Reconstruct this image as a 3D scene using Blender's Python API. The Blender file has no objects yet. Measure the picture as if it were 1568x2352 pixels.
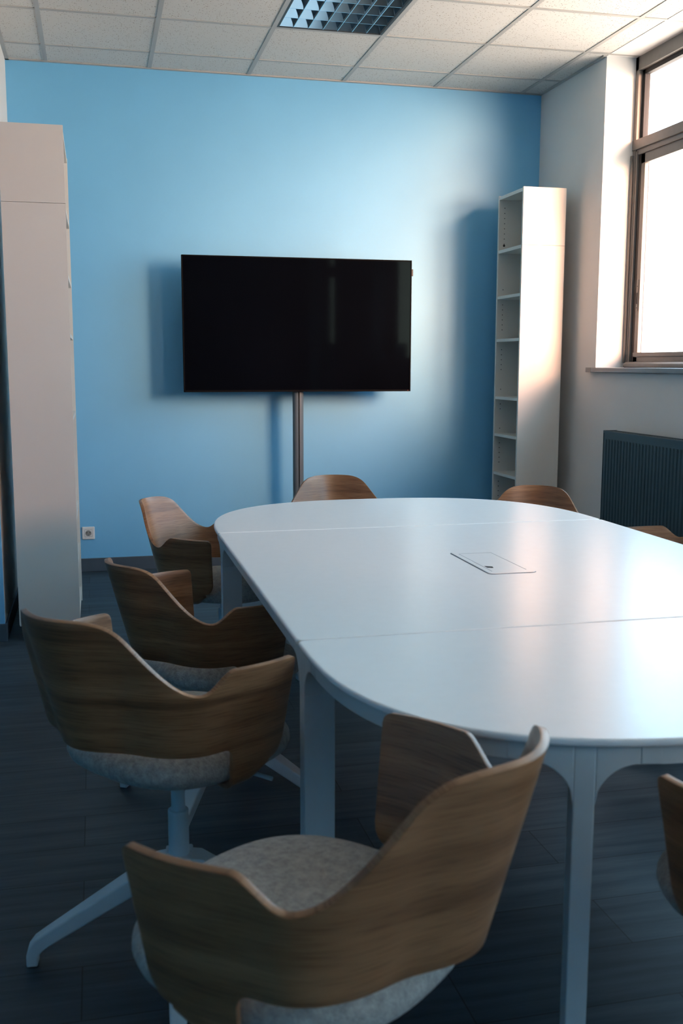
import bpy, bmesh, math, random
from mathutils import Vector, Matrix

random.seed(4)
sc = bpy.context.scene
COL = sc.collection
PI = math.pi

# ------------------------------------------------------------------ camera
cam_d = bpy.data.cameras.new('camera')
cam = bpy.data.objects.new('camera', cam_d)
COL.objects.link(cam)
sc.camera = cam
R_ = Vector((0.97241094, -0.23326701, 0.00185978))
U_ = Vector((0.03169506, 0.14001611, 0.98964181))
F_ = Vector((0.23111118, 0.96227958, -0.14354661))
M = Matrix.Identity(4)
for i in range(3):
    M[i][0], M[i][1], M[i][2] = R_[i], U_[i], -F_[i]
M.translation = Vector((-0.2142, -6.5595, 1.3073))
cam.matrix_world = M
cam_d.sensor_fit = 'VERTICAL'
cam_d.sensor_height = 36.0
cam_d.lens = 36.0 * 2346.54 / 2352.0
cam_d.clip_start = 0.05
cam_d.dof.use_dof = True
cam_d.dof.focus_distance = 4.4
cam_d.dof.aperture_fstop = 6.3

# ------------------------------------------------------------------ light and exposure
SKY_COL = (0.50, 0.80, 1.0)      # open sky
LOW_COL = (1.0, 0.86, 0.71)      # sunlit ground and facades below the horizon
SKY_STR = 3.6
LOW_STR = 4.6
SUN_COL = (1.0, 0.49, 0.27)
SUN_STR = 7.8
SUN_DIR = (-0.39, 0.90, -0.14)
SUN_ANG = 30
EXPOSURE = 1.33

w = bpy.data.worlds.new('sky')
sc.world = w
w.use_nodes = True
wn, wl = w.node_tree.nodes, w.node_tree.links
bg = wn['Background']
wtc = wn.new('ShaderNodeTexCoord')
wsp = wn.new('ShaderNodeSeparateXYZ')
wl.new(wtc.outputs['Generated'], wsp.inputs[0])
wmr = wn.new('ShaderNodeMapRange')
wmr.inputs['From Min'].default_value = -0.10
wmr.inputs['From Max'].default_value = 0.28
wl.new(wsp.outputs['Z'], wmr.inputs['Value'])
wmx = wn.new('ShaderNodeMix'); wmx.data_type = 'RGBA'
wl.new(wmr.outputs[0], wmx.inputs[0])
wmx.inputs[6].default_value = (*[c * LOW_STR for c in LOW_COL], 1)
wmx.inputs[7].default_value = (*[c * SKY_STR for c in SKY_COL], 1)
wl.new(wmx.outputs[2], bg.inputs[0])
bg.inputs[1].default_value = 1.0

sun_d = bpy.data.lights.new('sun', 'SUN')
sun_d.energy = SUN_STR
sun_d.color = SUN_COL
sun_d.angle = math.radians(SUN_ANG)
sun = bpy.data.objects.new('sun', sun_d)
COL.objects.link(sun)
sun.rotation_euler = Vector(SUN_DIR).to_track_quat('-Z', 'Y').to_euler()
sun.location = (4, -8, 4)

sc.view_settings.view_transform = 'Standard'
sc.view_settings.look = 'None'
sc.view_settings.gamma = 1.0
sc.view_settings.exposure = EXPOSURE
sc.view_settings.use_curve_mapping = False
try:
    sc.cycles.use_denoising = True
    sc.cycles.max_bounces = 10
    sc.cycles.diffuse_bounces = 6
    sc.cycles.sample_clamp_indirect = 6
except Exception:
    pass


# ------------------------------------------------------------------ materials
def mat(name, col, rough=0.5, metal=0.0, spec=0.5, build=None):
    m = bpy.data.materials.new(name)
    m.use_nodes = True
    nt = m.node_tree
    b = nt.nodes['Principled BSDF']
    b.inputs['Base Color'].default_value = (*col, 1)
    b.inputs['Roughness'].default_value = rough
    b.inputs['Metallic'].default_value = metal
    b.inputs['Specular IOR Level'].default_value = spec
    if build:
        build(nt, b)
    return m


def noise_vary(col, amt=0.06, scale=6.0, coord='Object', bump=0.0, bscale=200.0, stretch=(1, 1, 1), detail=4.0):
    def f(nt, b):
        N, L = nt.nodes, nt.links
        tc = N.new('ShaderNodeTexCoord')
        mp = N.new('ShaderNodeMapping')
        mp.inputs['Scale'].default_value = stretch
        L.new(tc.outputs[coord], mp.inputs[0])
        n = N.new('ShaderNodeTexNoise')
        n.inputs['Scale'].default_value = scale
        n.inputs['Detail'].default_value = detail
        L.new(mp.outputs[0], n.inputs['Vector'])
        r = N.new('ShaderNodeValToRGB')
        r.color_ramp.elements[0].position = 0.3
        r.color_ramp.elements[1].position = 0.7
        r.color_ramp.elements[0].color = (*[c * (1 - amt) for c in col], 1)
        r.color_ramp.elements[1].color = (*[min(1, c * (1 + amt)) for c in col], 1)
        L.new(n.outputs['Fac'], r.inputs[0])
        L.new(r.outputs[0], b.inputs['Base Color'])
        if bump:
            n2 = N.new('ShaderNodeTexNoise')
            n2.inputs['Scale'].default_value = bscale
            L.new(mp.outputs[0], n2.inputs['Vector'])
            bp = N.new('ShaderNodeBump')
            bp.inputs['Strength'].default_value = bump
            bp.inputs['Distance'].default_value = 0.002
            L.new(n2.outputs['Fac'], bp.inputs['Height'])
            L.new(bp.outputs[0], b.inputs['Normal'])
    return f


def wood_build(nt, b):
    """oak veneer; grain runs along u (metres) of the UV map"""
    N, L = nt.nodes, nt.links
    uv = N.new('ShaderNodeUVMap')
    oi = N.new('ShaderNodeObjectInfo')
    off = N.new('ShaderNodeVectorMath'); off.operation = 'SCALE'
    off.inputs[0].default_value = (7.3, 3.1, 0)
    L.new(oi.outputs['Random'], off.inputs['Scale'])
    add = N.new('ShaderNodeVectorMath'); add.operation = 'ADD'
    L.new(uv.outputs[0], add.inputs[0]); L.new(off.outputs[0], add.inputs[1])
    mp = N.new('ShaderNodeMapping'); mp.inputs['Scale'].default_value = (1.6, 26, 1)
    L.new(add.outputs[0], mp.inputs[0])
    n1 = N.new('ShaderNodeTexNoise'); n1.inputs['Scale'].default_value = 1.0; n1.inputs['Detail'].default_value = 5; n1.inputs['Distortion'].default_value = 0.6
    L.new(mp.outputs[0], n1.inputs['Vector'])
    mp2 = N.new('ShaderNodeMapping'); mp2.inputs['Scale'].default_value = (14, 420, 1)
    L.new(add.outputs[0], mp2.inputs[0])
    n2 = N.new('ShaderNodeTexNoise'); n2.inputs['Scale'].default_value = 1.0; n2.inputs['Detail'].default_value = 3
    L.new(mp2.outputs[0], n2.inputs['Vector'])
    r1 = N.new('ShaderNodeValToRGB')
    e = r1.color_ramp.elements
    e[0].position, e[0].color = 0.28, (0.160, 0.072, 0.033, 1)
    e[1].position, e[1].color = 0.72, (0.40, 0.205, 0.100, 1)
    m_ = e.new(0.5); m_.color = (0.275, 0.133, 0.062, 1)
    L.new(n1.outputs['Fac'], r1.inputs[0])
    r2 = N.new('ShaderNodeValToRGB')
    r2.color_ramp.elements[0].position, r2.color_ramp.elements[0].color = 0.36, (0.55, 0.5, 0.46, 1)
    r2.color_ramp.elements[1].position, r2.color_ramp.elements[1].color = 0.5, (1, 1, 1, 1)
    L.new(n2.outputs['Fac'], r2.inputs[0])
    mx = N.new('ShaderNodeMix'); mx.data_type = 'RGBA'; mx.blend_type = 'MULTIPLY'; mx.inputs[0].default_value = 0.8
    L.new(r1.outputs[0], mx.inputs[6]); L.new(r2.outputs[0], mx.inputs[7])
    L.new(mx.outputs[2], b.inputs['Base Color'])
    bp = N.new('ShaderNodeBump'); bp.inputs['Strength'].default_value = 0.12; bp.inputs['Distance'].default_value = 0.001
    L.new(n2.outputs['Fac'], bp.inputs['Height']); L.new(bp.outputs[0], b.inputs['Normal'])


def floor_build(nt, b):
    N, L = nt.nodes, nt.links
    tc = N.new('ShaderNodeTexCoord')
    mp = N.new('ShaderNodeMapping')
    mp.inputs['Location'].default_value = (0.28, 4.414 + 0.193 * 40, 0)
    L.new(tc.outputs['Object'], mp.inputs[0])
    br = N.new('ShaderNodeTexBrick')
    br.inputs['Scale'].default_value = 1.0
    br.inputs['Brick Width'].default_value = 1.22
    br.inputs['Row Height'].default_value = 0.193
    br.inputs['Mortar Size'].default_value = 0.0016
    br.inputs['Mortar Smooth'].default_value = 0.1
    br.inputs['Bias'].default_value = -0.25
    br.offset = 0.37
    br.inputs['Color1'].default_value = (0.78, 0.80, 0.82, 1)
    br.inputs['Color2'].default_value = (1.45, 1.42, 1.36, 1)
    br.inputs['Mortar'].default_value = (0.25, 0.25, 0.27, 1)
    L.new(mp.outputs[0], br.inputs['Vector'])
    mp2 = N.new('ShaderNodeMapping'); mp2.inputs['Scale'].default_value = (1.3, 17, 1)
    L.new(tc.outputs['Object'], mp2.inputs[0])
    n = N.new('ShaderNodeTexNoise'); n.inputs['Scale'].default_value = 1.6; n.inputs['Detail'].default_value = 7; n.inputs['Roughness'].default_value = 0.62
    L.new(mp2.outputs[0], n.inputs['Vector'])
    r = N.new('ShaderNodeValToRGB')
    r.color_ramp.elements[0].position, r.color_ramp.elements[0].color = 0.30, (0.017, 0.031, 0.044, 1)
    r.color_ramp.elements[1].position, r.color_ramp.elements[1].color = 0.72, (0.058, 0.080, 0.098, 1)
    L.new(n.outputs['Fac'], r.inputs[0])
    mx = N.new('ShaderNodeMix'); mx.data_type = 'RGBA'; mx.blend_type = 'MULTIPLY'; mx.inputs[0].default_value = 1.0
    L.new(r.outputs[0], mx.inputs[6]); L.new(br.outputs['Color'], mx.inputs[7])
    L.new(mx.outputs[2], b.inputs['Base Color'])
    bp = N.new('ShaderNodeBump'); bp.inputs['Strength'].default_value = 0.25; bp.inputs['Distance'].default_value = 0.001
    L.new(br.outputs['Fac'], bp.inputs['Height']); bp.invert = True
    L.new(bp.outputs[0], b.inputs['Normal'])


def tile_build(nt, b):
    """mineral-fibre ceiling tile with short dark fissures"""
    N, L = nt.nodes, nt.links
    tc = N.new('ShaderNodeTexCoord')
    n0 = N.new('ShaderNodeTexNoise'); n0.inputs['Scale'].default_value = 60
    L.new(tc.outputs['Object'], n0.inputs['Vector'])
    mixv = N.new('ShaderNodeMix'); mixv.data_type = 'RGBA'; mixv.inputs[0].default_value = 0.016
    L.new(tc.outputs['Object'], mixv.inputs[6]); L.new(n0.outputs['Color'], mixv.inputs[7])
    v = N.new('ShaderNodeTexVoronoi'); v.feature = 'F1'; v.inputs['Scale'].default_value = 95
    L.new(mixv.outputs[2], v.inputs['Vector'])
    lt = N.new('ShaderNodeMath'); lt.operation = 'LESS_THAN'; lt.inputs[1].default_value = 0.24
    L.new(v.outputs['Distance'], lt.inputs[0])
    sep = N.new('ShaderNodeSeparateColor'); L.new(v.outputs['Color'], sep.inputs[0])
    gt = N.new('ShaderNodeMath'); gt.operation = 'LESS_THAN'; gt.inputs[1].default_value = 0.55
    L.new(sep.outputs[0], gt.inputs[0])
    mul = N.new('ShaderNodeMath'); mul.operation = 'MULTIPLY'
    L.new(lt.outputs[0], mul.inputs[0]); L.new(gt.outputs[0], mul.inputs[1])
    mx = N.new('ShaderNodeMix'); mx.data_type = 'RGBA'
    mx.inputs[6].default_value = (0.63, 0.61, 0.575, 1); mx.inputs[7].default_value = (0.27, 0.22, 0.18, 1)
    L.new(mul.outputs[0], mx.inputs[0])
    L.new(mx.outputs[2], b.inputs['Base Color'])
    bp = N.new('ShaderNodeBump'); bp.inputs['Strength'].default_value = 0.3; bp.inputs['Distance'].default_value = 0.002; bp.invert = True
    L.new(mul.outputs[0], bp.inputs['Height']); L.new(bp.outputs[0], b.inputs['Normal'])


def felt_build(nt, b):
    N, L = nt.nodes, nt.links
    tc = N.new('ShaderNodeTexCoord')
    n = N.new('ShaderNodeTexNoise'); n.inputs['Scale'].default_value = 70; n.inputs['Detail'].default_value = 8; n.inputs['Roughness'].default_value = 0.75
    L.new(tc.outputs['Object'], n.inputs['Vector'])
    r = N.new('ShaderNodeValToRGB')
    r.color_ramp.elements[0].position, r.color_ramp.elements[0].color = 0.34, (0.22, 0.22, 0.21, 1)
    r.color_ramp.elements[1].position, r.color_ramp.elements[1].color = 0.66, (0.43, 0.42, 0.39, 1)
    L.new(n.outputs['Fac'], r.inputs[0]); L.new(r.outputs[0], b.inputs['Base Color'])
    n2 = N.new('ShaderNodeTexNoise'); n2.inputs['Scale'].default_value = 260; n2.inputs['Detail'].default_value = 4
    L.new(tc.outputs['Object'], n2.inputs['Vector'])
    bp = N.new('ShaderNodeBump'); bp.inputs['Strength'].default_value = 0.5; bp.inputs['Distance'].default_value = 0.003
    L.new(n2.outputs['Fac'], bp.inputs['Height']); L.new(bp.outputs[0], b.inputs['Normal'])
    b.inputs['Sheen Weight'].default_value = 0.2


def glass_mat():
    m = bpy.data.materials.new('window_glass')
    m.use_nodes = True
    nt = m.node_tree
    N, L = nt.nodes, nt.links
    N.remove(N['Principled BSDF'])
    tr = N.new('ShaderNodeBsdfTransparent'); tr.inputs[0].default_value = (0.97, 0.98, 1, 1)
    gl = N.new('ShaderNodeBsdfGlossy'); gl.inputs['Roughness'].default_value = 0.01
    lw = N.new('ShaderNodeLayerWeight'); lw.inputs[0].default_value = 0.5
    pw = N.new('ShaderNodeMath'); pw.operation = 'POWER'; pw.inputs[1].default_value = 5
    L.new(lw.outputs['Facing'], pw.inputs[0])
    ma = N.new('ShaderNodeMath'); ma.operation = 'MULTIPLY_ADD'; ma.inputs[1].default_value = 0.85; ma.inputs[2].default_value = 0.04
    L.new(pw.outputs[0], ma.inputs[0])
    mx = N.new('ShaderNodeMixShader')
    L.new(ma.outputs[0], mx.inputs[0]); L.new(tr.outputs[0], mx.inputs[1]); L.new(gl.outputs[0], mx.inputs[2])
    L.new(mx.outputs[0], N['Material Output'].inputs[0])
    return m


BLUE = (0.165, 0.475, 0.75)
WHITE = (0.72, 0.71, 0.69)
m_blue = mat('blue_wall_paint', BLUE, 0.45, spec=0.4, build=noise_vary(BLUE, 0.02, 3, bump=0.06, bscale=160))
m_white = mat('white_wall_paint', WHITE, 0.6, build=noise_vary(WHITE, 0.015, 4, bump=0.08, bscale=150))
m_tile = mat('ceiling_tile', (0.66, 0.64, 0.6), 0.9, spec=0.2, build=tile_build)
m_bar = mat('ceiling_bar', (0.40, 0.39, 0.37), 0.5, build=noise_vary((0.40, 0.39, 0.37), 0.03, 9))
m_floor = mat('grey_plank_floor', (0.06, 0.07, 0.08), 0.5, spec=0.25, build=floor_build)
m_base = mat('slate_skirting', (0.055, 0.080, 0.105), 0.5, build=noise_vary((0.055, 0.080, 0.105), 0.08, 12))
m_lam = mat('white_laminate', (0.66, 0.64, 0.60), 0.42, build=noise_vary((0.66, 0.64, 0.60), 0.012, 5))
m_hole = mat('dark_hole', (0.012, 0.012, 0.012), 0.9, build=noise_vary((0.012, 0.012, 0.012), 0.1, 60))
m_table = mat('white_table_laminate', (0.83, 0.85, 0.86), 0.26, spec=0.5, build=noise_vary((0.83, 0.85, 0.86), 0.01, 30))
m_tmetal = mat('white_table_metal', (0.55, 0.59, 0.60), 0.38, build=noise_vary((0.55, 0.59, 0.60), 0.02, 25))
m_wood = mat('oak_veneer', (0.33, 0.18, 0.08), 0.38, spec=0.5, build=wood_build)
m_felt = mat('grey_beige_felt', (0.4, 0.39, 0.36), 0.95, spec=0.15, build=felt_build)
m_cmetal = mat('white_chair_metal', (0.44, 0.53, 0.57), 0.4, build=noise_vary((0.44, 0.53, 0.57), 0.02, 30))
m_dark = mat('dark_plastic', (0.02, 0.022, 0.025), 0.5, build=noise_vary((0.02, 0.022, 0.025), 0.1, 40))
m_screen = mat('black_screen', (0.001, 0.0013, 0.002), 0.05, spec=0.012, build=noise_vary((0.002, 0.0025, 0.004), 0.1, 3))
m_screen.node_tree.nodes['Principled BSDF'].inputs['Specular Tint'].default_value = (0.30, 0.75, 1.0, 1)
m_bezel = mat('black_bezel', (0.005, 0.005, 0.006), 0.6, spec=0.03, build=noise_vary((0.006, 0.006, 0.007), 0.1, 20))
m_steel = mat('brushed_steel', (0.17, 0.22, 0.25), 0.4, 0.0, 0.3, build=noise_vary((0.09, 0.125, 0.15), 0.12, 8, stretch=(1, 1, 0.3)))
m_frame = mat('bronze_aluminium', (0.165, 0.155, 0.145), 0.45, 0.2, build=noise_vary((0.165, 0.155, 0.145), 0.05, 30, stretch=(30, 1, 1)))
m_gask = mat('black_gasket', (0.012, 0.012, 0.014), 0.6, build=noise_vary((0.012, 0.012, 0.014), 0.1, 40))
m_sill = mat('grey_sill', (0.20, 0.24, 0.27), 0.3, build=noise_vary((0.20, 0.24, 0.27), 0.03, 10))
m_rad = mat('slate_radiator', (0.035, 0.070, 0.088), 0.42, build=noise_vary((0.035, 0.070, 0.088), 0.04, 14))
m_plate = mat('white_socket_plastic', (0.72, 0.74, 0.72), 0.35, build=noise_vary((0.72, 0.74, 0.72), 0.02, 40))
m_mirror = mat('mirror_aluminium', (0.62, 0.80, 0.90), 0.14, 1.0, build=noise_vary((0.62, 0.80, 0.90), 0.02, 20))
m_glass = glass_mat()
m_out = mat('grey_blue_render', (0.13, 0.145, 0.19), 0.9, build=noise_vary((0.13, 0.145, 0.19), 0.02, 2))
m_red = mat('red_indicator', (0.6, 0.05, 0.03), 0.4, build=noise_vary((0.6, 0.05, 0.03), 0.05, 90))


# ------------------------------------------------------------------ helpers
def obj(name, bm, m, parent=None, smooth=False, bevel=0.0, segs=2, ang=35, loc=None):
    me = bpy.data.meshes.new(name)
    bmesh.ops.recalc_face_normals(bm, faces=bm.faces[:])
    bm.to_mesh(me)
    bm.free()
    for mm in (m if isinstance(m, (list, tuple)) else [m]):
        me.materials.append(mm)
    if smooth:
        for p in me.polygons:
            p.use_smooth = True
        try:
            me.set_sharp_from_angle(angle=math.radians(40))
        except Exception:
            pass
    o = bpy.data.objects.new(name, me)
    COL.objects.link(o)
    if loc:
        o.location = loc
    if parent:
        o.parent = parent
    if bevel:
        b = o.modifiers.new('bevel', 'BEVEL')
        b.width = bevel; b.segments = segs; b.limit_method = 'ANGLE'; b.angle_limit = math.radians(ang)
    return o


def thing(name, label, cat, loc=(0, 0, 0), rz=0.0, group=None):
    o = bpy.data.objects.new(name, None)
    o.empty_display_size = 0.1
    COL.objects.link(o)
    o.location = loc
    o.rotation_euler = (0, 0, rz)
    o['label'] = label; o['category'] = cat
    if group:
        o['group'] = group
    return o


def struct(name, bm, m, parent=None, **k):
    o = obj(name, bm, m, parent, **k)
    if parent is None:
        o['kind'] = 'structure'
    return o


def bx(bm, x0, x1, y0, y1, z0, z1, mi=0):
    v = [bm.verts.new((x, y, z)) for z in (z0, z1) for y in (y0, y1) for x in (x0, x1)]
    for f in ((0, 1, 3, 2), (4, 6, 7, 5), (0, 4, 5, 1), (1, 5, 7, 3), (3, 7, 6, 2), (2, 6, 4, 0)):
        bm.faces.new([v[i] for i in f]).material_index = mi
    return v


def box(*a):
    bm = bmesh.new()
    bx(bm, *a)
    return bm


def cyl(bm, c, r, z0, z1, n=32, r1=None):
    r1 = r if r1 is None else r1
    a = [bm.verts.new((c[0] + r * math.cos(2 * PI * i / n), c[1] + r * math.sin(2 * PI * i / n), z0)) for i in range(n)]
    b = [bm.verts.new((c[0] + r1 * math.cos(2 * PI * i / n), c[1] + r1 * math.sin(2 * PI * i / n), z1)) for i in range(n)]
    for i in range(n):
        j = (i + 1) % n
        bm.faces.new((a[i], a[j], b[j], b[i]))
    bm.faces.new(a[::-1]); bm.faces.new(b)


def disc_y(bm, x, y, z, r, n=16, depth=0.002):
    """small disc whose face looks along -y"""
    a = [bm.verts.new((x + r * math.cos(2 * PI * i / n), y - depth, z + r * math.sin(2 * PI * i / n))) for i in range(n)]
    b = [bm.verts.new((x + r * math.cos(2 * PI * i / n), y, z + r * math.sin(2 * PI * i / n))) for i in range(n)]
    bm.faces.new(a)
    for i in range(n):
        j = (i + 1) % n
        bm.faces.new((a[i], b[i], b[j], a[j]))


def tube(bm, pts, r, n=12):
    pts = [Vector(p) for p in pts]
    rings = []
    for i, p in enumerate(pts):
        d = (pts[min(i + 1, len(pts) - 1)] - pts[max(i - 1, 0)]).normalized()
        a = Vector((0, 0, 1)) if abs(d.z) < 0.9 else Vector((1, 0, 0))
        u = d.cross(a).normalized(); v = d.cross(u)
        rings.append([bm.verts.new(p + r * (math.cos(2 * PI * k / n) * u + math.sin(2 * PI * k / n) * v)) for k in range(n)])
    for A, B in zip(rings, rings[1:]):
        for k in range(n):
            bm.faces.new((A[k], A[(k + 1) % n], B[(k + 1) % n], B[k]))
    bm.faces.new(rings[0][::-1]); bm.faces.new(rings[-1])


def prism(bm, pts, z0, z1):
    a = [bm.verts.new((x, y, z0)) for x, y in pts]
    b = [bm.verts.new((x, y, z1)) for x, y in pts]
    n = len(pts)
    for i in range(n):
        j = (i + 1) % n
        bm.faces.new((a[i], a[j], b[j], b[i]))
    bm.faces.new(a[::-1]); bm.faces.new(b)


def copy_tree(o, parent=None):
    c = o.copy()
    COL.objects.link(c)
    c.parent = parent
    for ch in list(o.children):
        copy_tree(ch, c)
    return c


# ------------------------------------------------------------------ room shell
XL, XR, HC = -0.662, 2.711, 3.063
YN = -1.60          # the left wall ends here, the room widens
XF, YB = -3.4, -8.6  # far left and rear limits of the room behind the camera
YJ = -0.895         # window jamb
WY1 = -4.80         # end of the first window band
W3A, W3B, W3Z = -8.1, -6.6, 0.50   # unseen window beyond a pier, added for its light
SILL_Z = 1.288

struct('floor', box(XF - .2, XR + .3, YB - .2, 0.2, -0.12, 0.0), m_floor)
struct('wall_back', box(XL - .2, XR + .3, 0.0, 0.2, 0.0, HC + .15), m_blue)
struct('wall_left', box(XL - .12, XL, YN + .015, 0.0, 0.0, HC + .15), m_white)
struct('wall_left_return', box(XF, XL, YN, YN + .015, 0.0, HC + .15), m_blue)
bm = bmesh.new()
bx(bm, XR, XR + .30, WY1, YJ, 0, SILL_Z - .03)
bx(bm, XR, XR + .30, YJ, 0.0, 0, HC + .15)
bx(bm, XR, XR + .30, W3A, W3B, 0, W3Z - .03)
bx(bm, XR, XR + .30, W3B, WY1, 0, HC + .15)
bx(bm, XR, XR + .30, YB, W3A, 0, HC + .15)
bx(bm, XR, XR + .30, W3A, W3B, HC, HC + .15)
bx(bm, XR, XR + .30, WY1, YJ, HC, HC + .15)
struct('wall_right', bm, m_white)
struct('wall_rear', box(XF - .2, XR + .3, YB - .2, YB, 0, HC + .15), m_blue)
struct('wall_far_left', box(XF - .2, XF, YB, YN + .015, 0, HC + .15), m_blue)

# ceiling: tiles above a lowered grid of bars; one bay is left open for the light
GX, GY = -0.4342, -0.329
LX0, LX1, LY0, LY1 = GX + 1.2 + .0, GX + 1.8, GY - 1.2, GY - .6  # bay of the light
ceil = bmesh.new()
bx(ceil, XF - .2, LX0, YB - .2, .2, HC + .003, HC + .15)
bx(ceil, LX1, XR + .3, YB - .2, .2, HC + .003, HC + .15)
bx(ceil, LX0, LX1, YB - .2, LY0, HC + .003, HC + .15)
bx(ceil, LX0, LX1, LY1, .2, HC + .003, HC + .15)
bx(ceil, LX0, LX1, LY0, LY1, HC + .12, HC + .15)
ceiling = struct('ceiling', ceil, m_tile)
grid = bmesh.new()
bw = 0.012
k = -6
while GX + .6 * k < XR:
    x = GX + .6 * k
    if x > XF:
        y1 = 0.0 if x > XL else YN
        bx(grid, x - bw, x + bw, YB, y1, HC - .001, HC + .02)
    k += 1
k = 0
while GY - .6 * k > YB:
    y = GY - .6 * k
    x0 = XL if y > YN else XF
    bx(grid, x0, XR if (y > YJ or W3B < y < WY1 or y < W3A) else XR + .19, y - bw, y + bw, HC - .0005, HC + .02)
    k += 1
bx(grid, XL, XR, -.022, 0, HC - .004, HC + .01)
bx(grid, XL, XL + .022, YN, 0, HC - .004, HC + .01)
bx(grid, XR - .022, XR, YJ, 0, HC - .004, HC + .01)
obj('grid_bars', grid, m_bar, ceiling)

# skirting
BH = 0.086
struct('baseboard_back', box(XL, XR, -.013, 0, 0, BH), m_base, bevel=.003)
struct('baseboard_left', box(XL, XL + .010, YN, -.013, 0, BH), m_base, bevel=.003)
struct('baseboard_left_return', box(XF, XL + .010, YN - .013, YN, 0, BH), m_base, bevel=.003)
struct('baseboard_right', box(XR - .013, XR, YB, -.013, 0, BH), m_base, bevel=.003)

# ------------------------------------------------------------------ windows
sill = struct('trim_1', box(XR - .032, XR + .20, WY1, YJ, SILL_Z - .028, SILL_Z), m_sill, bevel=.003)
bm = bmesh.new(); bx(bm, XR - .032, XR, YJ, YJ + .065, SILL_Z - .028, SILL_Z)
obj('sill_end', bm, m_sill, sill)
FX = XR + .186     # room-side face of the frames


def window(idx, y0, y1, z0=SILL_Z):
    """y1 > y0 ; frame with a fixed light above and two sliding sashes below"""
    z1 = HC
    t0, t1 = 2.515, 2.60
    f = bmesh.new()
    bx(f, FX, FX + .075, y1 - .035, y1, z0, z1)
    bx(f, FX, FX + .075, y0, y0 + .035, z0, z1)
    bx(f, FX, FX + .075, y0, y1, z1 - .075, z1)
    bx(f, FX, FX + .075, y0, y1, z0, z0 + .012)
    bx(f, FX - .004, FX + .075, y0, y1, t0 + .03, t1)
    bx(f, FX + .008, FX + .075, y0, y1, t0, t0 + .03)
    o = struct('window_%d' % idx, f, m_frame, bevel=.002)
    # sliding track with a sloped front lip
    b = bmesh.new()
    prof = [(FX - .030, z0 + .004), (FX - .030, z0 + .022), (FX - .012, z0 + .034), (FX + .07, z0 + .034), (FX + .07, z0 + .004)]
    A = [b.verts.new((x, y0 + .005, z)) for x, z in prof]; B = [b.verts.new((x, y1 - .045, z)) for x, z in prof]
    for i in range(5):
        j = (i + 1) % 5
        b.faces.new((A[i], A[j], B[j], B[i]))
    b.faces.new(A); b.faces.new(B[::-1])
    obj('sill_track', b, m_frame, o)
    b = bmesh.new()   # jamb ribs beside the reveal
    bx(b, FX - .014, FX, y1 - .018, y1 - .002, z0 + .03, t0)
    bx(b, FX + .003, FX + .014, y1 - .052, y1 - .035, z0 + .03, t0 + .02)
    obj('jamb_rib', b, m_frame, o, bevel=.002)
    # fixed top light
    b = bmesh.new()
    for (a, c, e, g) in ((y1 - .062, y1 - .035, t1, z1 - .075), (y0 + .035, y0 + .062, t1, z1 - .075)):
        bx(b, FX + .028, FX + .06, a, c, e, g)
    bx(b, FX + .028, FX + .06, y0 + .035, y1 - .035, z1 - .10, z1 - .075)
    obj('glazing_bead', b, m_gask, o)
    obj('upper_pane', box(FX + .045, FX + .049, y0 + .06, y1 - .06, t1 - .005, z1 - .095), m_glass, o)
    ym = (y0 + y1) / 2
    for n, (a, c, xo) in enumerate(((ym - .03, y1 - .075, .018), (y0 + .045, ym + .03, .046))):
        s = bmesh.new()
        zb, zt = z0 + .034, t0
        bx(s, FX + xo, FX + xo + .024, c - .042, c, zb, zt)
        bx(s, FX + xo, FX + xo + .024, a, a + .042, zb, zt)
        bx(s, FX + xo, FX + xo + .024, a, c, zb, zb + .030)
        bx(s, FX + xo - .004, FX + xo + .024, a, c, zb + .030, zb + .055)
        bx(s, FX + xo, FX + xo + .024, a, c, zt - .055, zt)
        so = obj('sliding_sash', s, m_frame, o, bevel=.002)
        obj('pane', box(FX + xo + .010, FX + xo + .014, a + .04, c - .04, zb + .05, zt - .05), m_glass, so)
        if idx == 1 and n == 0:
            l = bmesh.new()
            bx(l, FX + xo - .003, FX + xo, c - .032, c - .010, 1.62, 1.80)
            lo = obj('lock_plate', l, m_frame, so, bevel=.003)
            l = bmesh.new()
            bx(l, FX + xo - .0045, FX + xo - .003, c - .025, c - .016, 1.66, 1.725)
            bx(l, FX + xo - .0045, FX + xo - .003, c - .023, c - .018, 1.635, 1.640)
            bx(l, FX + xo - .0045, FX + xo - .003, c - .023, c - .018, 1.76, 1.765)
            obj('latch_slot', l, m_hole, so)
    # dark channel behind the open strip next to the jamb
    obj('side_channel', box(FX + .016, FX + .07, y1 - .076, y1 - .0505, z0 + .034, t0), m_gask, o)


window(1, -2.82, YJ)
window(2, WY1, -2.82)
window(3, W3A, W3B, W3Z)  # added out of view to light the near chairs and left side
sill2 = struct('trim_2', box(XR - .032, XR + .20, W3A, W3B, W3Z - .028, W3Z), m_sill, bevel=.003)  # sill of the added window

# ------------------------------------------------------------------ outside the window
ov = struct('trim_3', box(XR + .30, XR + .56, -9, 3, HC - .012, HC + .10), m_out)
struct('added_sun_blocker', box(XR + .30, XR + 1.45, W3A - .35, W3A - .10, 0, 1.6), m_out)  # unseen block, added to keep low sun off the floor

# ------------------------------------------------------------------ ceiling light (louvre)
lt = thing('ceiling_light', 'square recessed ceiling light with a mirrored louvre grid', 'ceiling light', ((LX0 + LX1) / 2, (LY0 + LY1) / 2, HC))
hs = 0.285
b = bmesh.new()
for (a, c, e, g) in ((-hs - .003, -hs + .010, -hs, hs), (hs - .010, hs + .003, -hs, hs), (-hs, hs, -hs - .003, -hs + .004), (-hs, hs, hs - .004, hs + .003)):
    bx(b, a, c, e, g, 0.0, .11)
obj('housing', b, m_dark, lt)
obj('reflector_plate', box(-hs, hs, -hs, hs, .105, .112), m_mirror, lt)
nx, ny = 7, 4
lh = .058
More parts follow.
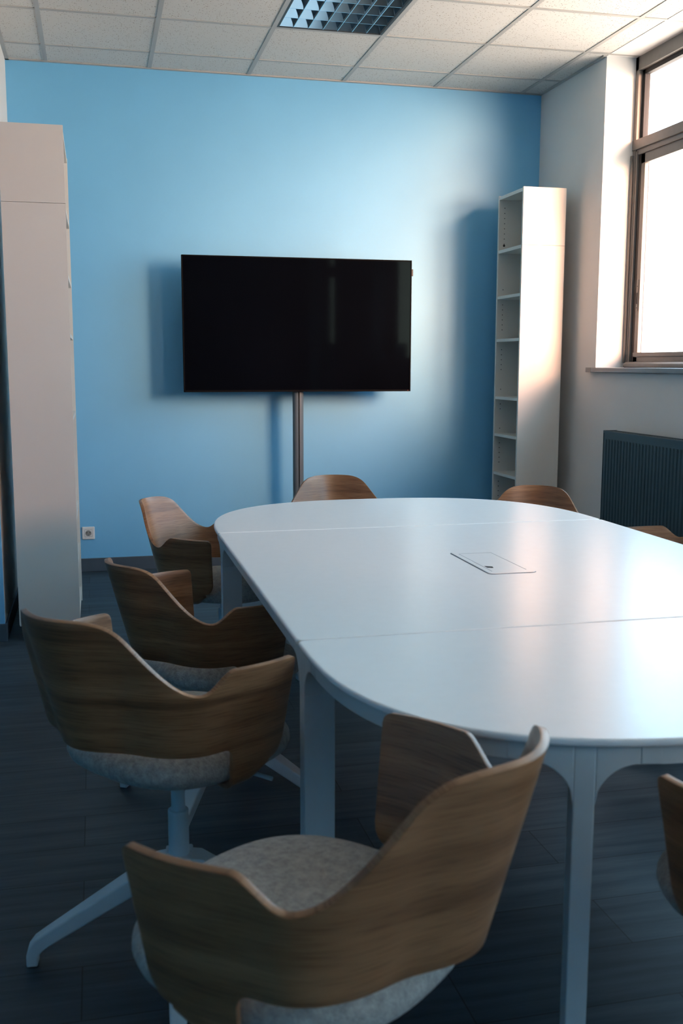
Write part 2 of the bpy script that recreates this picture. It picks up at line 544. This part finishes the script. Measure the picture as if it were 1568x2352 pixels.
# cross lamellae (run along x) with a V section, seen from below as bright triangles
b = bmesh.new()
for j in range(ny + 1):
    y = -hs + .006 + (2 * hs - .012) * j / ny
    pr = [(y - .0015, .004), (y + .0015, .004), (y + .043, .004 + lh), (y - .043, .004 + lh)]
    A = [b.verts.new((-hs + .006, p, q)) for p, q in pr]; B = [b.verts.new((hs - .006, p, q)) for p, q in pr]
    for i in range(4):
        b.faces.new((A[i], A[(i + 1) % 4], B[(i + 1) % 4], B[i]))
    b.faces.new(A[::-1]); b.faces.new(B)
obj('cross_louvre', b, m_mirror, lt)
b = bmesh.new()
for i in range(nx + 1):
    x = -hs + .006 + (2 * hs - .012) * i / nx
    prof = [(.0012, .001)] + [(.0012 + .034 * (t / 5) ** 1.6, .001 + lh * t / 5) for t in range(1, 6)]
    prof = prof + [(-p, q) for p, q in prof[::-1]]
    A = [b.verts.new((x + p, -hs + .006, q)) for p, q in prof]; B = [b.verts.new((x + p, hs - .006, q)) for p, q in prof]
    n = len(prof)
    for q in range(n):
        b.faces.new((A[q], A[(q + 1) % n], B[(q + 1) % n], B[q]))
    b.faces.new(A[::-1]); b.faces.new(B)
obj('louvre_divider', b, m_mirror, lt)


# ------------------------------------------------------------------ bookcases
def bookcase(label, depth_dir, xf, y0, y1, shelves, holes_side):
    """open front at x = xf looking along depth_dir ; built in local coords around the middle of the base"""
    D = .28
    xb = xf - depth_dir * D
    cx, cy = (xf + xb) / 2, (y0 + y1) / 2
    t = thing('bookcase', label, 'bookcase', (cx, cy, 0), group='white open bookcases')
    W2 = (y1 - y0) / 2
    fx, bk = xf - cx, xb - cx
    lo, hi = min(fx, bk), max(fx, bk)
    s = depth_dir
    SE, TP = 2.026, 2.369
    for side in (-1, 1):
        ya, yb = (-W2, -W2 + .018) if side < 0 else (W2 - .018, W2)
        b = bmesh.new()
        # outline in x-z with the notch for the skirting at the back
        n0 = bk + s * .02
        pts = [(fx, 0), (fx, SE), (bk, SE), (bk, .072), (bk + s * .006, .072)]
        for a in range(1, 5):
            an = a / 4 * PI / 2
            pts.append((n0 - s * .012 + s * .012 * math.sin(an), .072 - .012 + .012 * math.cos(an)))
        pts.append((n0, 0))
        A = [b.verts.new((x, ya, z)) for x, z in pts]; B = [b.verts.new((x, yb, z)) for x, z in pts]
        n = len(pts)
        for i in range(n):
            j = (i + 1) % n
            b.faces.new((A[i], A[j], B[j], B[i]))
        b.faces.new(A); b.faces.new(B[::-1])
        obj('side_panel', b, m_lam, t)
        obj('extension_side_panel', box(lo, hi, ya, yb, SE + .0018, TP), m_lam, t)
    i0, i1 = -W2 + .018, W2 - .018
    xlo, xhi = (lo, hi - .002) if s > 0 else (lo + .002, hi)
    obj('top_panel', box(xlo, xhi, i0, i1, TP - .024, TP - .004), m_lam, t)
    obj('fixed_shelf', box(xlo, xhi, i0, i1, SE - .016, SE + .004), m_lam, t)
    for z in shelves:
        obj('shelf', box(xlo + (.006 if s > 0 else 0), xhi - (.006 if s < 0 else 0), i0, i1, z - .018, z), m_lam, t)
    obj('bottom_shelf', box(xlo, xhi, i0, i1, .062, .080), m_lam, t)
    px = fx - s * .022
    obj('plinth', box(min(px, px - s * .016), max(px, px - s * .016), i0, i1, 0, .062), m_lam, t)
    obj('back_panel', box(min(bk, bk + s * .004), max(bk, bk + s * .004), i0, i1, .08, TP - .024), m_lam, t)
    if holes_side:
        hx = fx - s * .038
        zz = .12
        while zz < 2.30:
            near = [q for q in list(shelves) + [SE, .08] if -.045 < zz - q < .03]
            if not near and not (1.80 < zz < 1.995) and not (1.15 < zz < 1.26) and not (.90 < zz < 1.0):
                b = bmesh.new(); disc_y(b, hx, i1, zz, .0032, 10, .0006); obj('shelf_pin_hole', b, m_hole, t)
            zz += .032
        b = bmesh.new(); disc_y(b, hx, i1, 2.062, .0075, 16, .0008); obj('cable_hole', b, m_hole, t)
    return t


bookcase('tall narrow white bookcase with empty shelves in the right corner by the window', -1, 2.3415, -.611, -.211,
         (1.740, 1.468, 1.098, .857, .604, .34), True)
bookcase('tall white bookcase at the left edge, side panel towards the viewer', 1, -.3164, -1.597, -.798,
         (1.722, 1.448, 1.052, .565, .33), False)

# ------------------------------------------------------------------ wall socket
so = thing('wall_socket', 'square white power socket low on the blue wall', 'socket', (-.2805, 0, .248))
b = bmesh.new(); bx(b, -.039, .039, -.010, 0, -.040, .040)
pl = obj('cover_plate', b, m_plate, so, bevel=.005, segs=3)
b = bmesh.new()
for (a, c, e, g) in ((-.0235, -.0225, -.0235, .0235), (.0225, .0235, -.0235, .0235), (-.0235, .0235, -.0235, -.0225), (-.0235, .0235, .0225, .0235)):
    bx(b, a, c, -.0106, -.009, e, g)
obj('insert_joint', b, m_base, so)
b = bmesh.new()
n = 28
ro = [b.verts.new((.019 * math.cos(2 * PI * i / n), -.0108, .019 * math.sin(2 * PI * i / n))) for i in range(n)]
ri = [b.verts.new((.017 * math.cos(2 * PI * i / n), -.0045, .017 * math.sin(2 * PI * i / n))) for i in range(n)]
for i in range(n):
    j = (i + 1) % n
    b.faces.new((ro[i], ro[j], ri[j], ri[i]))
b.faces.new(ri)
obj('socket_well', b, mat('socket_grey', (.30, .31, .29), .5, build=noise_vary((.30, .31, .29), .04, 60)), so, smooth=True)
b = bmesh.new()
# the plate is cut by showing the well slightly proud of it
disc_y(b, -.0095, -.0112, 0.003, .0032, 14, .0006); disc_y(b, .0095, -.0112, 0.003, .0032, 14, .0006)
obj('pin_hole', b, m_hole, so)
b = bmesh.new(); disc_y(b, 0, -.0112, -.011, .003, 14, .009)
obj('earth_pin', b, m_steel, so, smooth=True)
b = bmesh.new(); disc_y(b, 0, -.0108, 0, .0178, 28, .0004)
obj('socket_face', b, mat('socket_shadow_grey', (.22, .225, .21), .6, build=noise_vary((.22, .225, .21), .04, 60)), so)

# ------------------------------------------------------------------ television on its stand
TVY = -.28
tv = thing('television', 'large black flat screen television switched off', 'television', (1.028, TVY, 1.542))
TW, TH = .716, .407
obj('screen_panel', box(-TW + .008, TW - .008, -.0012, .004, -TH + .012, TH - .008), m_screen, tv)
b = bmesh.new()
bx(b, -TW, TW, 0.0, .030, -TH, TH)
bx(b, -TW, -TW + .007, -.004, 0.0, -TH, TH); bx(b, TW - .007, TW, -.004, 0.0, -TH, TH)
bx(b, -TW, TW, -.004, 0.0, TH - .007, TH); bx(b, -TW, TW, -.004, 0.0, -TH, -TH + .012)
obj('bezel', b, m_bezel, tv, bevel=.0015)
b = bmesh.new(); bx(b, TW, TW + .012, .006, .022, .312, .354)
obj('port_module', b, m_dark, tv, bevel=.002)
b = bmesh.new(); disc_y(b, TW - .018, -.004, -TH + .006, .0016, 12, .0008)
obj('standby_light', b, m_red, tv)

st = thing('tv_stand', 'steel pole stand holding up the black television', 'stand', (1.028, -.210, 0))
b = bmesh.new()
# column section : two rounded halves with a dark slot between them
def half(sgn):
    pts = [(sgn * .004, -.030)]
    for k in range(9):
        a = -PI / 2 + PI * k / 8
        pts.append((sgn * (.012 + .022 * math.cos(a)), .030 * math.sin(a)))
    pts.append((sgn * .004, .030))
    return pts if sgn > 0 else pts[::-1]
for sgn in (-1, 1):
    bb = bmesh.new(); prism(bb, half(sgn), .012, 1.72)
    obj('pole', bb, m_steel, st, smooth=True)
b.free()
obj('pole_slot', box(-.006, .006, -.020, .020, .012, 1.72), m_dark, st)
obj('base_plate', box(-.30, .30, -.24, .18, 0, .012), m_steel, st, bevel=.004)
obj('mount_plate', box(-.20, .20, -.0398, -.0335, 1.40, 1.68), m_dark, st)

# ------------------------------------------------------------------ radiator
RY0, RY1 = -2.75, -1.235
rd = thing('radiator', 'dark slate ribbed panel radiator below the window', 'radiator', (XR - .06, (RY0 + RY1) / 2, .16))
rl = (RY1 - RY0) / 2
zt = .775
b = bmesh.new()
xs = -.052
pitch = 1 / 30.0
prof = []
y = -rl + .012
prof.append((y, 0))
y = -rl + .022
while y + pitch < rl - .012:
    for q, dx in ((.0, 0), (.20, 0), (.34, .006), (.66, .006), (.80, 0)):
        prof.append((y + q * pitch, dx))
    y += pitch
prof.append((rl - .012, 0))
z0r, z1r = .035, zt - .045
rows = [(0.0, 0), (z0r, 0), (z0r + .012, 1), (z1r - .012, 1), (z1r, 0), (zt - .012, 0)]
V = [[b.verts.new((xs + dx * g, yy, z)) for yy, dx in prof] for z, g in rows]
for A, B in zip(V, V[1:]):
    for i in range(len(prof) - 1):
        b.faces.new((A[i], A[i + 1], B[i + 1], B[i]))
obj('front_panel', b, m_rad, rd)
obj('panel_core', box(-.044, -.034, -rl + .012, rl - .012, 0, zt - .02), m_rad, rd)
obj('rear_panel', box(.020, .032, -rl + .012, rl - .012, 0, zt - .02), m_rad, rd)
b = bmesh.new(); bx(b, -.052, .032, -rl, -rl + .004, 0, zt); obj('end_cover', b, m_rad, rd, bevel=.001)
b = bmesh.new(); bx(b, -.052, .032, rl - .004, rl, 0, zt); obj('end_cover', b, m_rad, rd, bevel=.001)
b = bmesh.new()
bx(b, -.054, -.044, -rl + .004, rl - .004, zt - .014, zt - .002)
bx(b, .022, .032, -rl + .004, rl - .004, zt - .014, zt - .002)
nb = 60
for i in range(nb):
    yy = -rl + .02 + (2 * rl - .04) * i / (nb - 1)
    bx(b, -.044, .022, yy - .006, yy + .006, zt - .010, zt - .004)
obj('top_grille', b, m_rad, rd)
obj('wall_bracket', box(.032, .0585, -rl + .2, -rl + .24, .1, .7), m_rad, rd)
obj('wall_bracket', box(.032, .0585, rl - .24, rl - .2, .1, .7), m_rad, rd)

# ------------------------------------------------------------------ conference table (three modules)
TCX, TA = .905, .722
J0, J1 = -4.503, -3.085
TZ = .730


def d_outline(bdep, nexp, sgn, n=72, inset=0.0):
    """half outline from (-a,0) over the apex to (a,0), local, apex towards sgn*y"""
    pts = []
    a, bb = TA - inset, bdep - inset
    for i in range(n + 1):
        t = PI * i / n
        c, s = math.cos(t), math.sin(t)
        pts.append((-a * math.copysign(abs(c) ** (2 / nexp), c), sgn * bb * abs(s) ** (2 / nexp)))
    return pts


def resample(pts, step=.012):
    out = [Vector(pts[0]).to_2d()]
    acc = 0.0
    P = [Vector((p[0], p[1])) for p in pts]
    L = [0.0]
    for a, c in zip(P, P[1:]):
        L.append(L[-1] + (c - a).length)
    n = max(2, int(L[-1] / step))
    res = []
    k = 0
    for i in range(n + 1):
        s = L[-1] * i / n
        while k < len(L) - 2 and L[k + 1] < s:
            k += 1
        f = (s - L[k]) / max(1e-9, L[k + 1] - L[k])
        res.append(P[k].lerp(P[k + 1], min(1, max(0, f))))
    return res, L[-1]


def at_s(pts, Ltot, s):
    n = len(pts) - 1
    q = min(max(s / Ltot, 0), 1) * n
    i = min(int(q), n - 1)
    p = pts[i].lerp(pts[i + 1], q - i)
    t = (pts[min(i + 1, n)] - pts[max(i - 0, 0)]).normalized()
    return p, t


AP_T, AP_B = .714, .684


def strip(bm, pts, L, s0, s1, zlow, ztop, th, side, n=24, out=0.0):
    """curved plate following the outline between arc lengths s0..s1; zlow(s) is its lower edge"""
    cols = []
    for i in range(n + 1):
        s = s0 + (s1 - s0) * i / n
        p, t = at_s(pts, L, s)
        nr = Vector((-t.y, t.x)) * side     # points outwards
        po, pi_ = p + nr * out, p - nr * th
        zl = zlow(s)
        cols.append([bm.verts.new((po.x, po.y, zl)), bm.verts.new((po.x, po.y, ztop)), bm.verts.new((pi_.x, pi_.y, ztop)), bm.verts.new((pi_.x, pi_.y, zl))])
    for A, B in zip(cols, cols[1:]):
        for i in range(4):
            j = (i + 1) % 4
            bm.faces.new((A[i], B[i], B[j], A[j]))
    bm.faces.new(cols[0]); bm.faces.new(cols[-1][::-1])


def leg_mesh(pts, L, s_c, side, lw=.034, left=True, right=True, R=.070, ext=.105, depth=.066):
    """cast leg : bracket in the apron with fillets running down into a slim post"""
    bm = bmesh.new()
    h = lw / 2
    if left and right:
        a, c = s_c - h, s_c + h
    elif right:
        a, c = s_c, s_c + lw * .68
    else:
        a, c = s_c - lw * .68, s_c
    strip(bm, pts, L, a, c, lambda s: 0.0, AP_T, depth, side, 6, .0012)
    def fil(s):
        d = (s - c) if s >= c else (a - s)
        if d >= R:
            return AP_B
        return AP_B - R + math.sqrt(max(0, R * R - (R - d) ** 2)) if d > 0 else AP_B - R
    if right:
        strip(bm, pts, L, c, c + R, fil, AP_T, depth * .6, side, 16, .0012)
        strip(bm, pts, L, c + R, c + ext, lambda s: AP_B, AP_T, .022, side, 4, .0012)
    if left:
        strip(bm, pts, L, a - R, a, fil, AP_T, depth * .6, side, 16, .0012)
        strip(bm, pts, L, a - ext, a - R, lambda s: AP_B, AP_T, .022, side, 4, .0012)
    return bm


def round_corner(pts, r=.014):
    return pts


def table_top_mesh(poly, lid=None):
    bm = bmesh.new()
    prism(bm, poly, TZ - .0135, TZ)
    return bm


def half_table(label, yj, bdep, nexp, sgn):
    t = thing('conference_table', label, 'table', (TCX, yj, 0), group='modules of the white conference table')
    o = d_outline(bdep, nexp, sgn)
    g = .0012 * sgn
    # small round at the two joint corners
    body = [p for p in o if abs(p[1]) > .016]
    r = .016
    lft = [(-TA + r - r * math.cos(a) * 1.0, sgn * (r - r * math.sin(a)) + g) for a in (PI / 2, PI / 3, PI / 6, 0)]
    rgt = [(-x, y) for x, y in lft[::-1]]
    poly = lft + body + rgt
    if sgn < 0:
        poly = poly
    obj('table_top', table_top_mesh(poly), m_table, t, bevel=.005, segs=3, ang=50)
    ins = .012
    oi, L = resample(d_outline(bdep, nexp, sgn, 120, ins), .01)
    side = -1 if sgn < 0 else 1
    # outward normal check
    p, tt = at_s(oi, L, L / 2)
    nr = Vector((-tt.y, tt.x))
    side = 1 if nr.dot(p) > 0 else -1
    b = bmesh.new()
    strip(b, oi, L, 0.0, L, lambda s: AP_B, AP_T, .020, side, 110)
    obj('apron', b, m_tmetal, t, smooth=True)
    b = bmesh.new()
    core = [(x, y + g) for x, y in d_outline(bdep, nexp, sgn, 60, .040)]
    prism(b, core, TZ - .036, TZ - .0133)
    obj('under_frame', b, m_tmetal, t)
    # legs : two on the curve, two at the joint
    for fr, lf, rt in ((0.0, False, True), (1.0, True, False)):
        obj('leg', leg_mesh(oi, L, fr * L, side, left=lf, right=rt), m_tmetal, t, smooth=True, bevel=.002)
    # arc position whose local x = -.393
    ks = [i for i, p in enumerate(oi) if p.x > -.393][0] / (len(oi) - 1)
    for fr in (ks, 1 - ks):
        obj('leg', leg_mesh(oi, L, fr * L, side), m_tmetal, t, smooth=True, bevel=.002)
    return t


half_table('near rounded end section of the white conference table', J0, .705, 3.0, -1)
half_table('far rounded end section of the white conference table near the television', J1, .765, 2.6, 1)

mt = thing('conference_table', 'square middle section of the white conference table with a cable hatch', 'table', (TCX, (J0 + J1) / 2, 0), group='modules of the white conference table')
hl = (J1 - J0) / 2
r = .016
poly = []
for cx, cy, a0 in ((TA - r, -hl + .0012 + r, -PI / 2), (TA - r, hl - .0012 - r, 0), (-TA + r, hl - .0012 - r, PI / 2), (-TA + r, -hl + .0012 + r, PI)):
    for k in range(5):
        a = a0 + PI / 2 * k / 4
        poly.append((cx + r * math.cos(a), cy + r * math.sin(a)))
obj('table_top', table_top_mesh(poly), m_table, mt, bevel=.005, segs=3, ang=50)
b = bmesh.new(); bx(b, -TA + .04, TA - .04, -hl + .003, hl - .003, TZ - .036, TZ - .0133)
obj('under_frame', b, m_tmetal, mt)
for sx in (-1, 1):
    pts = [Vector((sx * (TA - .012), -hl + .001)), Vector((sx * (TA - .012), hl - .001))]
    pr, L = resample([(p.x, p.y) for p in pts], .05)
    side = -1 if sx > 0 else 1
    b = bmesh.new(); strip(b, pr, L, 0, L, lambda s: AP_B, AP_T, .020, side, 2)
    obj('apron', b, m_tmetal, mt)
    for s_, lf, rt in ((0.0, False, True), (L, True, False)):
        obj('leg', leg_mesh(pr, L, s_, side, left=lf, right=rt), m_tmetal, mt, smooth=True, bevel=.002)
# cable hatch : dark joint, lid, finger notch
hx, hy = .905 - TCX, -3.788 - (J0 + J1) / 2
hw, hh = .0725, .169


def rrect(bm, cx, cy, w_, h_, r, z0, z1, n=5):
    pts = []
    for sx, sy, a0 in ((1, -1, -PI / 2), (1, 1, 0), (-1, 1, PI / 2), (-1, -1, PI)):
        for k in range(n):
            a = a0 + PI / 2 * k / (n - 1)
            pts.append((cx + sx * (w_ - r) + r * math.cos(a), cy + sy * (h_ - r) + r * math.sin(a)))
    prism(bm, pts, z0, z1)


b = bmesh.new(); rrect(b, hx, hy, hw, hh, .016, TZ - .002, TZ + .0006)
obj('hatch_joint', b, mat('hatch_joint_grey', (.06, .09, .14), .5, build=noise_vary((.06, .09, .14), .05, 40)), mt)
b = bmesh.new(); rrect(b, hx + .0008, hy + .001, hw - .0022, hh - .0022, .015, TZ - .002, TZ + .0022)
lid = obj('cable_hatch', b, m_table, mt, bevel=.0012)
b = bmesh.new()
for q in (-1, 1):
    bx(b, hx + q * .052 - .0006, hx + q * .052 + .0006, hy - .135, hy + .135, TZ + .0020, TZ + .0027)
bx(b, hx - .052, hx + .052, hy + .134, hy + .1352, TZ + .0020, TZ + .0027)
obj('lid_groove', b, mat('groove_grey', (.36, .41, .45), .5, build=noise_vary((.36, .41, .45), .04, 40)), lid)
b = bmesh.new()
prism(b, [(hx - .046, hy - .085), (hx - .030, hy - .092), (hx - .026, hy - .074), (hx - .046, hy - .062)], TZ + .002, TZ + .0028)
obj('finger_notch', b, m_hole, lid)

# ------------------------------------------------------------------ swivel chairs
PHI = 1.779
RK = [.339, .310, .298, .288, .290]
zb_, zS, wS, wD, zD, wA, zA, zF = .802, .764, .292, .554, .654, .690, .696, .692


def r_top(t):
    n = len(RK)
    yy = [RK[1]] + RK + [2 * RK[-1] - RK[-2]]
    s = min(max(t * (n - 1), 0), n - 1 - 1e-9)
    i = int(s); f = s - i
    a, b_, c, d = yy[i:i + 4]
    return .5 * (2 * b_ + (-a + c) * f + (2 * a - 5 * b_ + 4 * c - d) * f * f + (-a + 3 * b_ - 3 * c + d) * f ** 3)


def z_top(t):
    if t < wS:
        u = t / wS
        return zb_ + (zS - zb_) * u ** 4.5
    if t < wD:
        u = (t - wS) / (wD - wS); m0 = 4.5 * (zS - zb_) / wS * (wD - wS)
        return zS * (2 * u ** 3 - 3 * u * u + 1) + m0 * (u ** 3 - 2 * u * u + u) + zD * (3 * u * u - 2 * u ** 3)
    if t < wA:
        u = (t - wD) / (wA - wD); m1 = (zF - zA) / (1 - wA) * (wA - wD)
        return zD * (2 * u ** 3 - 3 * u * u + 1) + zA * (3 * u * u - 2 * u ** 3) + m1 * (u ** 3 - u * u)
    return zA + (zF - zA) * (t - wA) / (1 - wA)


PN = 1.25     # angle of the notch under the back


def z_bot(phi):
    zlow = .458 + (.487 - .458) * max(0, (phi - PN)) / (PHI - PN)
    if phi < PN - .075:
        return .528
    if phi < PN:
        u = (phi - (PN - .075)) / .075
        R = .022
        return .528 - R * (1 - math.sqrt(max(0, 1 - u * u)))
    if phi < PN + .012:
        u = (phi - PN) / .012
        return .506 + (zlow - .506) * u
    return zlow


def shell_point(phi, z):
    t = phi / PHI
    c = math.cos(phi) ** 2 if phi < PI / 2 else 0.0
    kf = .27 * c + .19 * (1 - c)
    d = z_top(t) - z
    r = r_top(t) - kf * d
    return Vector((r * math.sin(phi), -r * math.cos(phi), z))


def make_shell():
    bm = bmesh.new()
    uvl = bm.loops.layers.uv.new('UVMap')
    # half list of angles, denser where the outline turns
    ph = []
    a = 0.0
    while a < PHI - 1e-6:
        ph.append(a)
        if PN - .09 < a < PN + .02:
            a += .006
        elif a > PHI - .10:
            a += .008
        else:
            a += .030
    ph.append(PHI)
    full = [-p for p in ph[:0:-1]] + ph
    NV = 14
    Rt, Rb = .016, .030
    cols = []
    arc = 0.0
    prev = None
    for p in full:
        s, q = (-1 if p < 0 else 1), abs(p)
        zt, zb = z_top(q / PHI), z_bot(q)
        d = (PHI - q) * .29
        if d < Rt:
            zt -= Rt - math.sqrt(max(0, Rt * Rt - (Rt - d) ** 2))
        if d < Rb:
            zb += Rb - math.sqrt(max(0, Rb * Rb - (Rb - d) ** 2))
        col = []
        for k in range(NV + 1):
            z = zt + (zb - zt) * k / NV
            v = shell_point(q, z)
            v.x *= s
            col.append(v)
        ref = shell_point(q, .6); ref.x *= s
        if prev is not None:
            arc += (ref - prev).length
        prev = ref.copy()
        # tuck under the cushion
        tk = []
        if q >= PN + .012 and d > .034:
            base = col[-1]
            rad = Vector((base.x, base.y, 0))
            L0 = rad.length
            fd = min(1.0, (d - .030) / .10)
            drop = .030 * min(1, (d - .030) / .06)
            for k in range(1, 9):
                a_ = k / 8 * PI / 2
                inn = .055 * fd * (1 - math.cos(a_))
                tk.append(Vector((base.x * (L0 - inn) / L0, base.y * (L0 - inn) / L0, base.z - drop * math.sin(a_))))
            for k in (1, 2, 3):
                inn = (.055 + .03 * k) * fd
                tk.append(Vector((base.x * (L0 - inn) / L0, base.y * (L0 - inn) / L0, base.z - drop)))
        cols.append((col, tk, arc))
    vs = []
    for col, tk, a in cols:
        vs.append(([bm.verts.new(v) for v in col], [bm.verts.new(v) for v in tk], a, [v.z for v in col] + [v.z for v in tk]))
    def face(q4, uvs):
        f = bm.faces.new(q4)
        f.smooth = True
        for l, u in zip(f.loops, uvs):
            l[uvl].uv = u
    for A, B in zip(vs, vs[1:]):
        la, lb = A[0] + A[1], B[0] + B[1]
        n = min(len(la), len(lb))
        za = [c.co.z for c in la]; zb2 = [c.co.z for c in lb]
        for k in range(n - 1):
            va = lambda kk, zz: zz[kk] if kk <= NV else zz[NV] - .012 * (kk - NV)
            face((la[k], la[k + 1], lb[k + 1], lb[k]),
                 ((A[2], va(k, za)), (A[2], va(k + 1, za)), (B[2], va(k + 1, zb2)), (B[2], va(k, zb2))))
    me = bpy.data.meshes.new('shell')
    bmesh.ops.recalc_face_normals(bm, faces=bm.faces[:])
    bm.to_mesh(me); bm.free()
    me.materials.append(m_wood)
    o = bpy.data.objects.new('shell', me)
    COL.objects.link(o)
    so_ = o.modifiers.new('thickness', 'SOLIDIFY'); so_.thickness = .011; so_.offset = 0.0
    bv = o.modifiers.new('edge', 'BEVEL'); bv.width = .0022; bv.segments = 2; bv.limit_method = 'ANGLE'; bv.angle_limit = math.radians(50)
    return o


def make_cushion():
    bm = bmesh.new()
    hw_, hl_, cy, ne = .222, .220, .010, 2.6
    n = 72
    # (inset, z) from the middle of the top over the rim to the underside
    prof = [(.16, .5195), (.11, .517), (.06, .511), (.030, .503), (.010, .490), (.001, .474), (.0, .462), (.005, .449), (.020, .438), (.045, .433), (.12, .432)]
    rings = []
    for ins, z in prof:
        rg = []
        for i in range(n):
            t = 2 * PI * i / n
            c, s = math.cos(t), math.sin(t)
            rg.append(bm.verts.new(((hw_ - ins) * math.copysign(abs(c) ** (2 / ne), c), cy + (hl_ - ins) * math.copysign(abs(s) ** (2 / ne), s), z)))
        rings.append(rg)
    for A, B in zip(rings, rings[1:]):
        for i in range(n):
            j = (i + 1) % n
            bm.faces.new((A[i], A[j], B[j], B[i]))
    c1 = bm.verts.new((0, cy, .5205)); c2 = bm.verts.new((0, cy, .432))
    for i in range(n):
        j = (i + 1) % n
        bm.faces.new((rings[0][i], rings[0][j], c1)); bm.faces.new((rings[-1][j], rings[-1][i], c2))
    o = obj('seat_cushion', bm, m_felt, smooth=True)
    return o


def leg_star_mesh(ang):
    """one flat arm of the star base : falls from the hub to a knee, then a short foot"""
    bm = bmesh.new()
    d = Vector((math.cos(ang), math.sin(ang), 0)); p = Vector((-d.y, d.x, 0))
    prof = [(.018, .236, .030, .040), (.06, .222, .029, .030), (.30, .070, .0165, .026), (.318, .058, .016, .026), (.329, .044, .0155, .026), (.333, .030, .015, .0)]
    # upper line and lower line of the side view
    up = [(.0, .240), (.05, .232), (.295, .076), (.316, .062), (.329, .045), (.334, .026), (.334, .0)]
    lo = [(.0, .185), (.05, .185), (.285, .046), (.298, .036), (.306, .027), (.309, .018), (.310, .0)]
    hw2 = [.030, .030, .018, .017, .016, .0155, .0155]
    rings = []
    for (xu, zu), (xl_, zl), h in zip(up, lo, hw2):
        rings.append([bm.verts.new(d * xu + p * h + Vector((0, 0, zu))), bm.verts.new(d * xu - p * h + Vector((0, 0, zu))),
                      bm.verts.new(d * xl_ - p * h + Vector((0, 0, zl))), bm.verts.new(d * xl_ + p * h + Vector((0, 0, zl)))])
    for A, B in zip(rings, rings[1:]):
        for i in range(4):
            bm.faces.new((A[i], A[(i + 1) % 4], B[(i + 1) % 4], B[i]))
    bm.faces.new(rings[0]); bm.faces.new(rings[-1][::-1])
    return bm


UPPER = ('shell', 'seat_cushion', 'seat_plate', 'lever', 'tilt_arm', 'gas_column')


def make_chair():
    t = thing('swivel_chair', '', 'chair', group='oak shell swivel chairs around the table')
    parts = []
    sh = make_shell(); sh.parent = t
    cu = make_cushion(); cu.parent = t
    b = bmesh.new()
    n = 40
    rg = []
    for ins, z in ((.0, .437), (.0, .428), (.06, .422)):
        rg.append([b.verts.new(((.165 - ins) * math.copysign(abs(math.cos(2 * PI * i / n)) ** .7, math.cos(2 * PI * i / n)), .02 + (.15 - ins) * math.copysign(abs(math.sin(2 * PI * i / n)) ** .7, math.sin(2 * PI * i / n)), z)) for i in range(n)])
    for A, B in zip(rg, rg[1:]):
        for i in range(n):
            b.faces.new((A[i], A[(i + 1) % n], B[(i + 1) % n], B[i]))
    b.faces.new(rg[0][::-1]); b.faces.new(rg[-1])
    obj('seat_plate', b, m_cmetal, t, smooth=True)
    b = bmesh.new(); tube(b, [(.02, .02, .418), (.10, .05, .415), (.205, .08, .40)], .0045)
    obj('lever', b, m_cmetal, t, smooth=True)
    b = bmesh.new(); tube(b, [(0, .085, .425), (0, .075, .405), (0, .055, .385), (0, .03, .370), (0, .012, .362)], .008)
    obj('tilt_arm', b, m_cmetal, t, smooth=True)
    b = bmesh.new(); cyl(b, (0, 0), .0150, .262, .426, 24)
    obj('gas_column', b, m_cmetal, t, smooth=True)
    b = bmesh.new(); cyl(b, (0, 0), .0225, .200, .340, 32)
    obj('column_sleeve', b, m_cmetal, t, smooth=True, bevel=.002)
    return t


# (x, y, turn, seat height change, base angle, label)
CH = [
    (.057, -5.233, .710, .048, 20, 'oak shell swivel chair in the foreground with its back towards the viewer'),
    (-.065, -4.409, -.889, .035, 174.5, 'oak shell swivel chair nearest on the left long side of the table'),
    (.124, -3.601, -1.161, -.038, 152, 'second oak shell swivel chair on the left long side, arm under the table'),
    (.263, -2.562, -2.055, -.033, 10, 'oak swivel chair at the far left curve of the table, inner back brightly lit'),
    (.84, -2.234, 3.101, -.012, 40, 'oak shell swivel chair at the far end in front of the television pole'),
    (1.578, -2.482, 2.535, -.05, 15, 'oak shell swivel chair at the far right curve before the narrow bookcase'),
    (1.745, -3.415, 1.571, .010, 30, 'oak shell swivel chair before the radiator, only one arm in view above the table edge'),
    (.834, -5.331, .196, .046, 65, 'oak shell swivel chair cut off by the right edge at the bottom of the photo'),
]
proto = make_chair()
for i, (x, y, a, dz, ba, lab) in enumerate(CH):
    c = proto if i == 0 else copy_tree(proto)
    c.location = (x, y, 0)
    c.rotation_euler = (0, 0, a)
    c['label'] = lab
    if i == 0:
        continue
for i, (x, y, a, dz, ba, lab) in enumerate(CH):
    c = [o for o in COL.objects if o.get('label') == lab][0]
    for ch in c.children:
        if ch.name.split('.')[0] in UPPER:
            ch.location.z = dz
    for k in range(4):
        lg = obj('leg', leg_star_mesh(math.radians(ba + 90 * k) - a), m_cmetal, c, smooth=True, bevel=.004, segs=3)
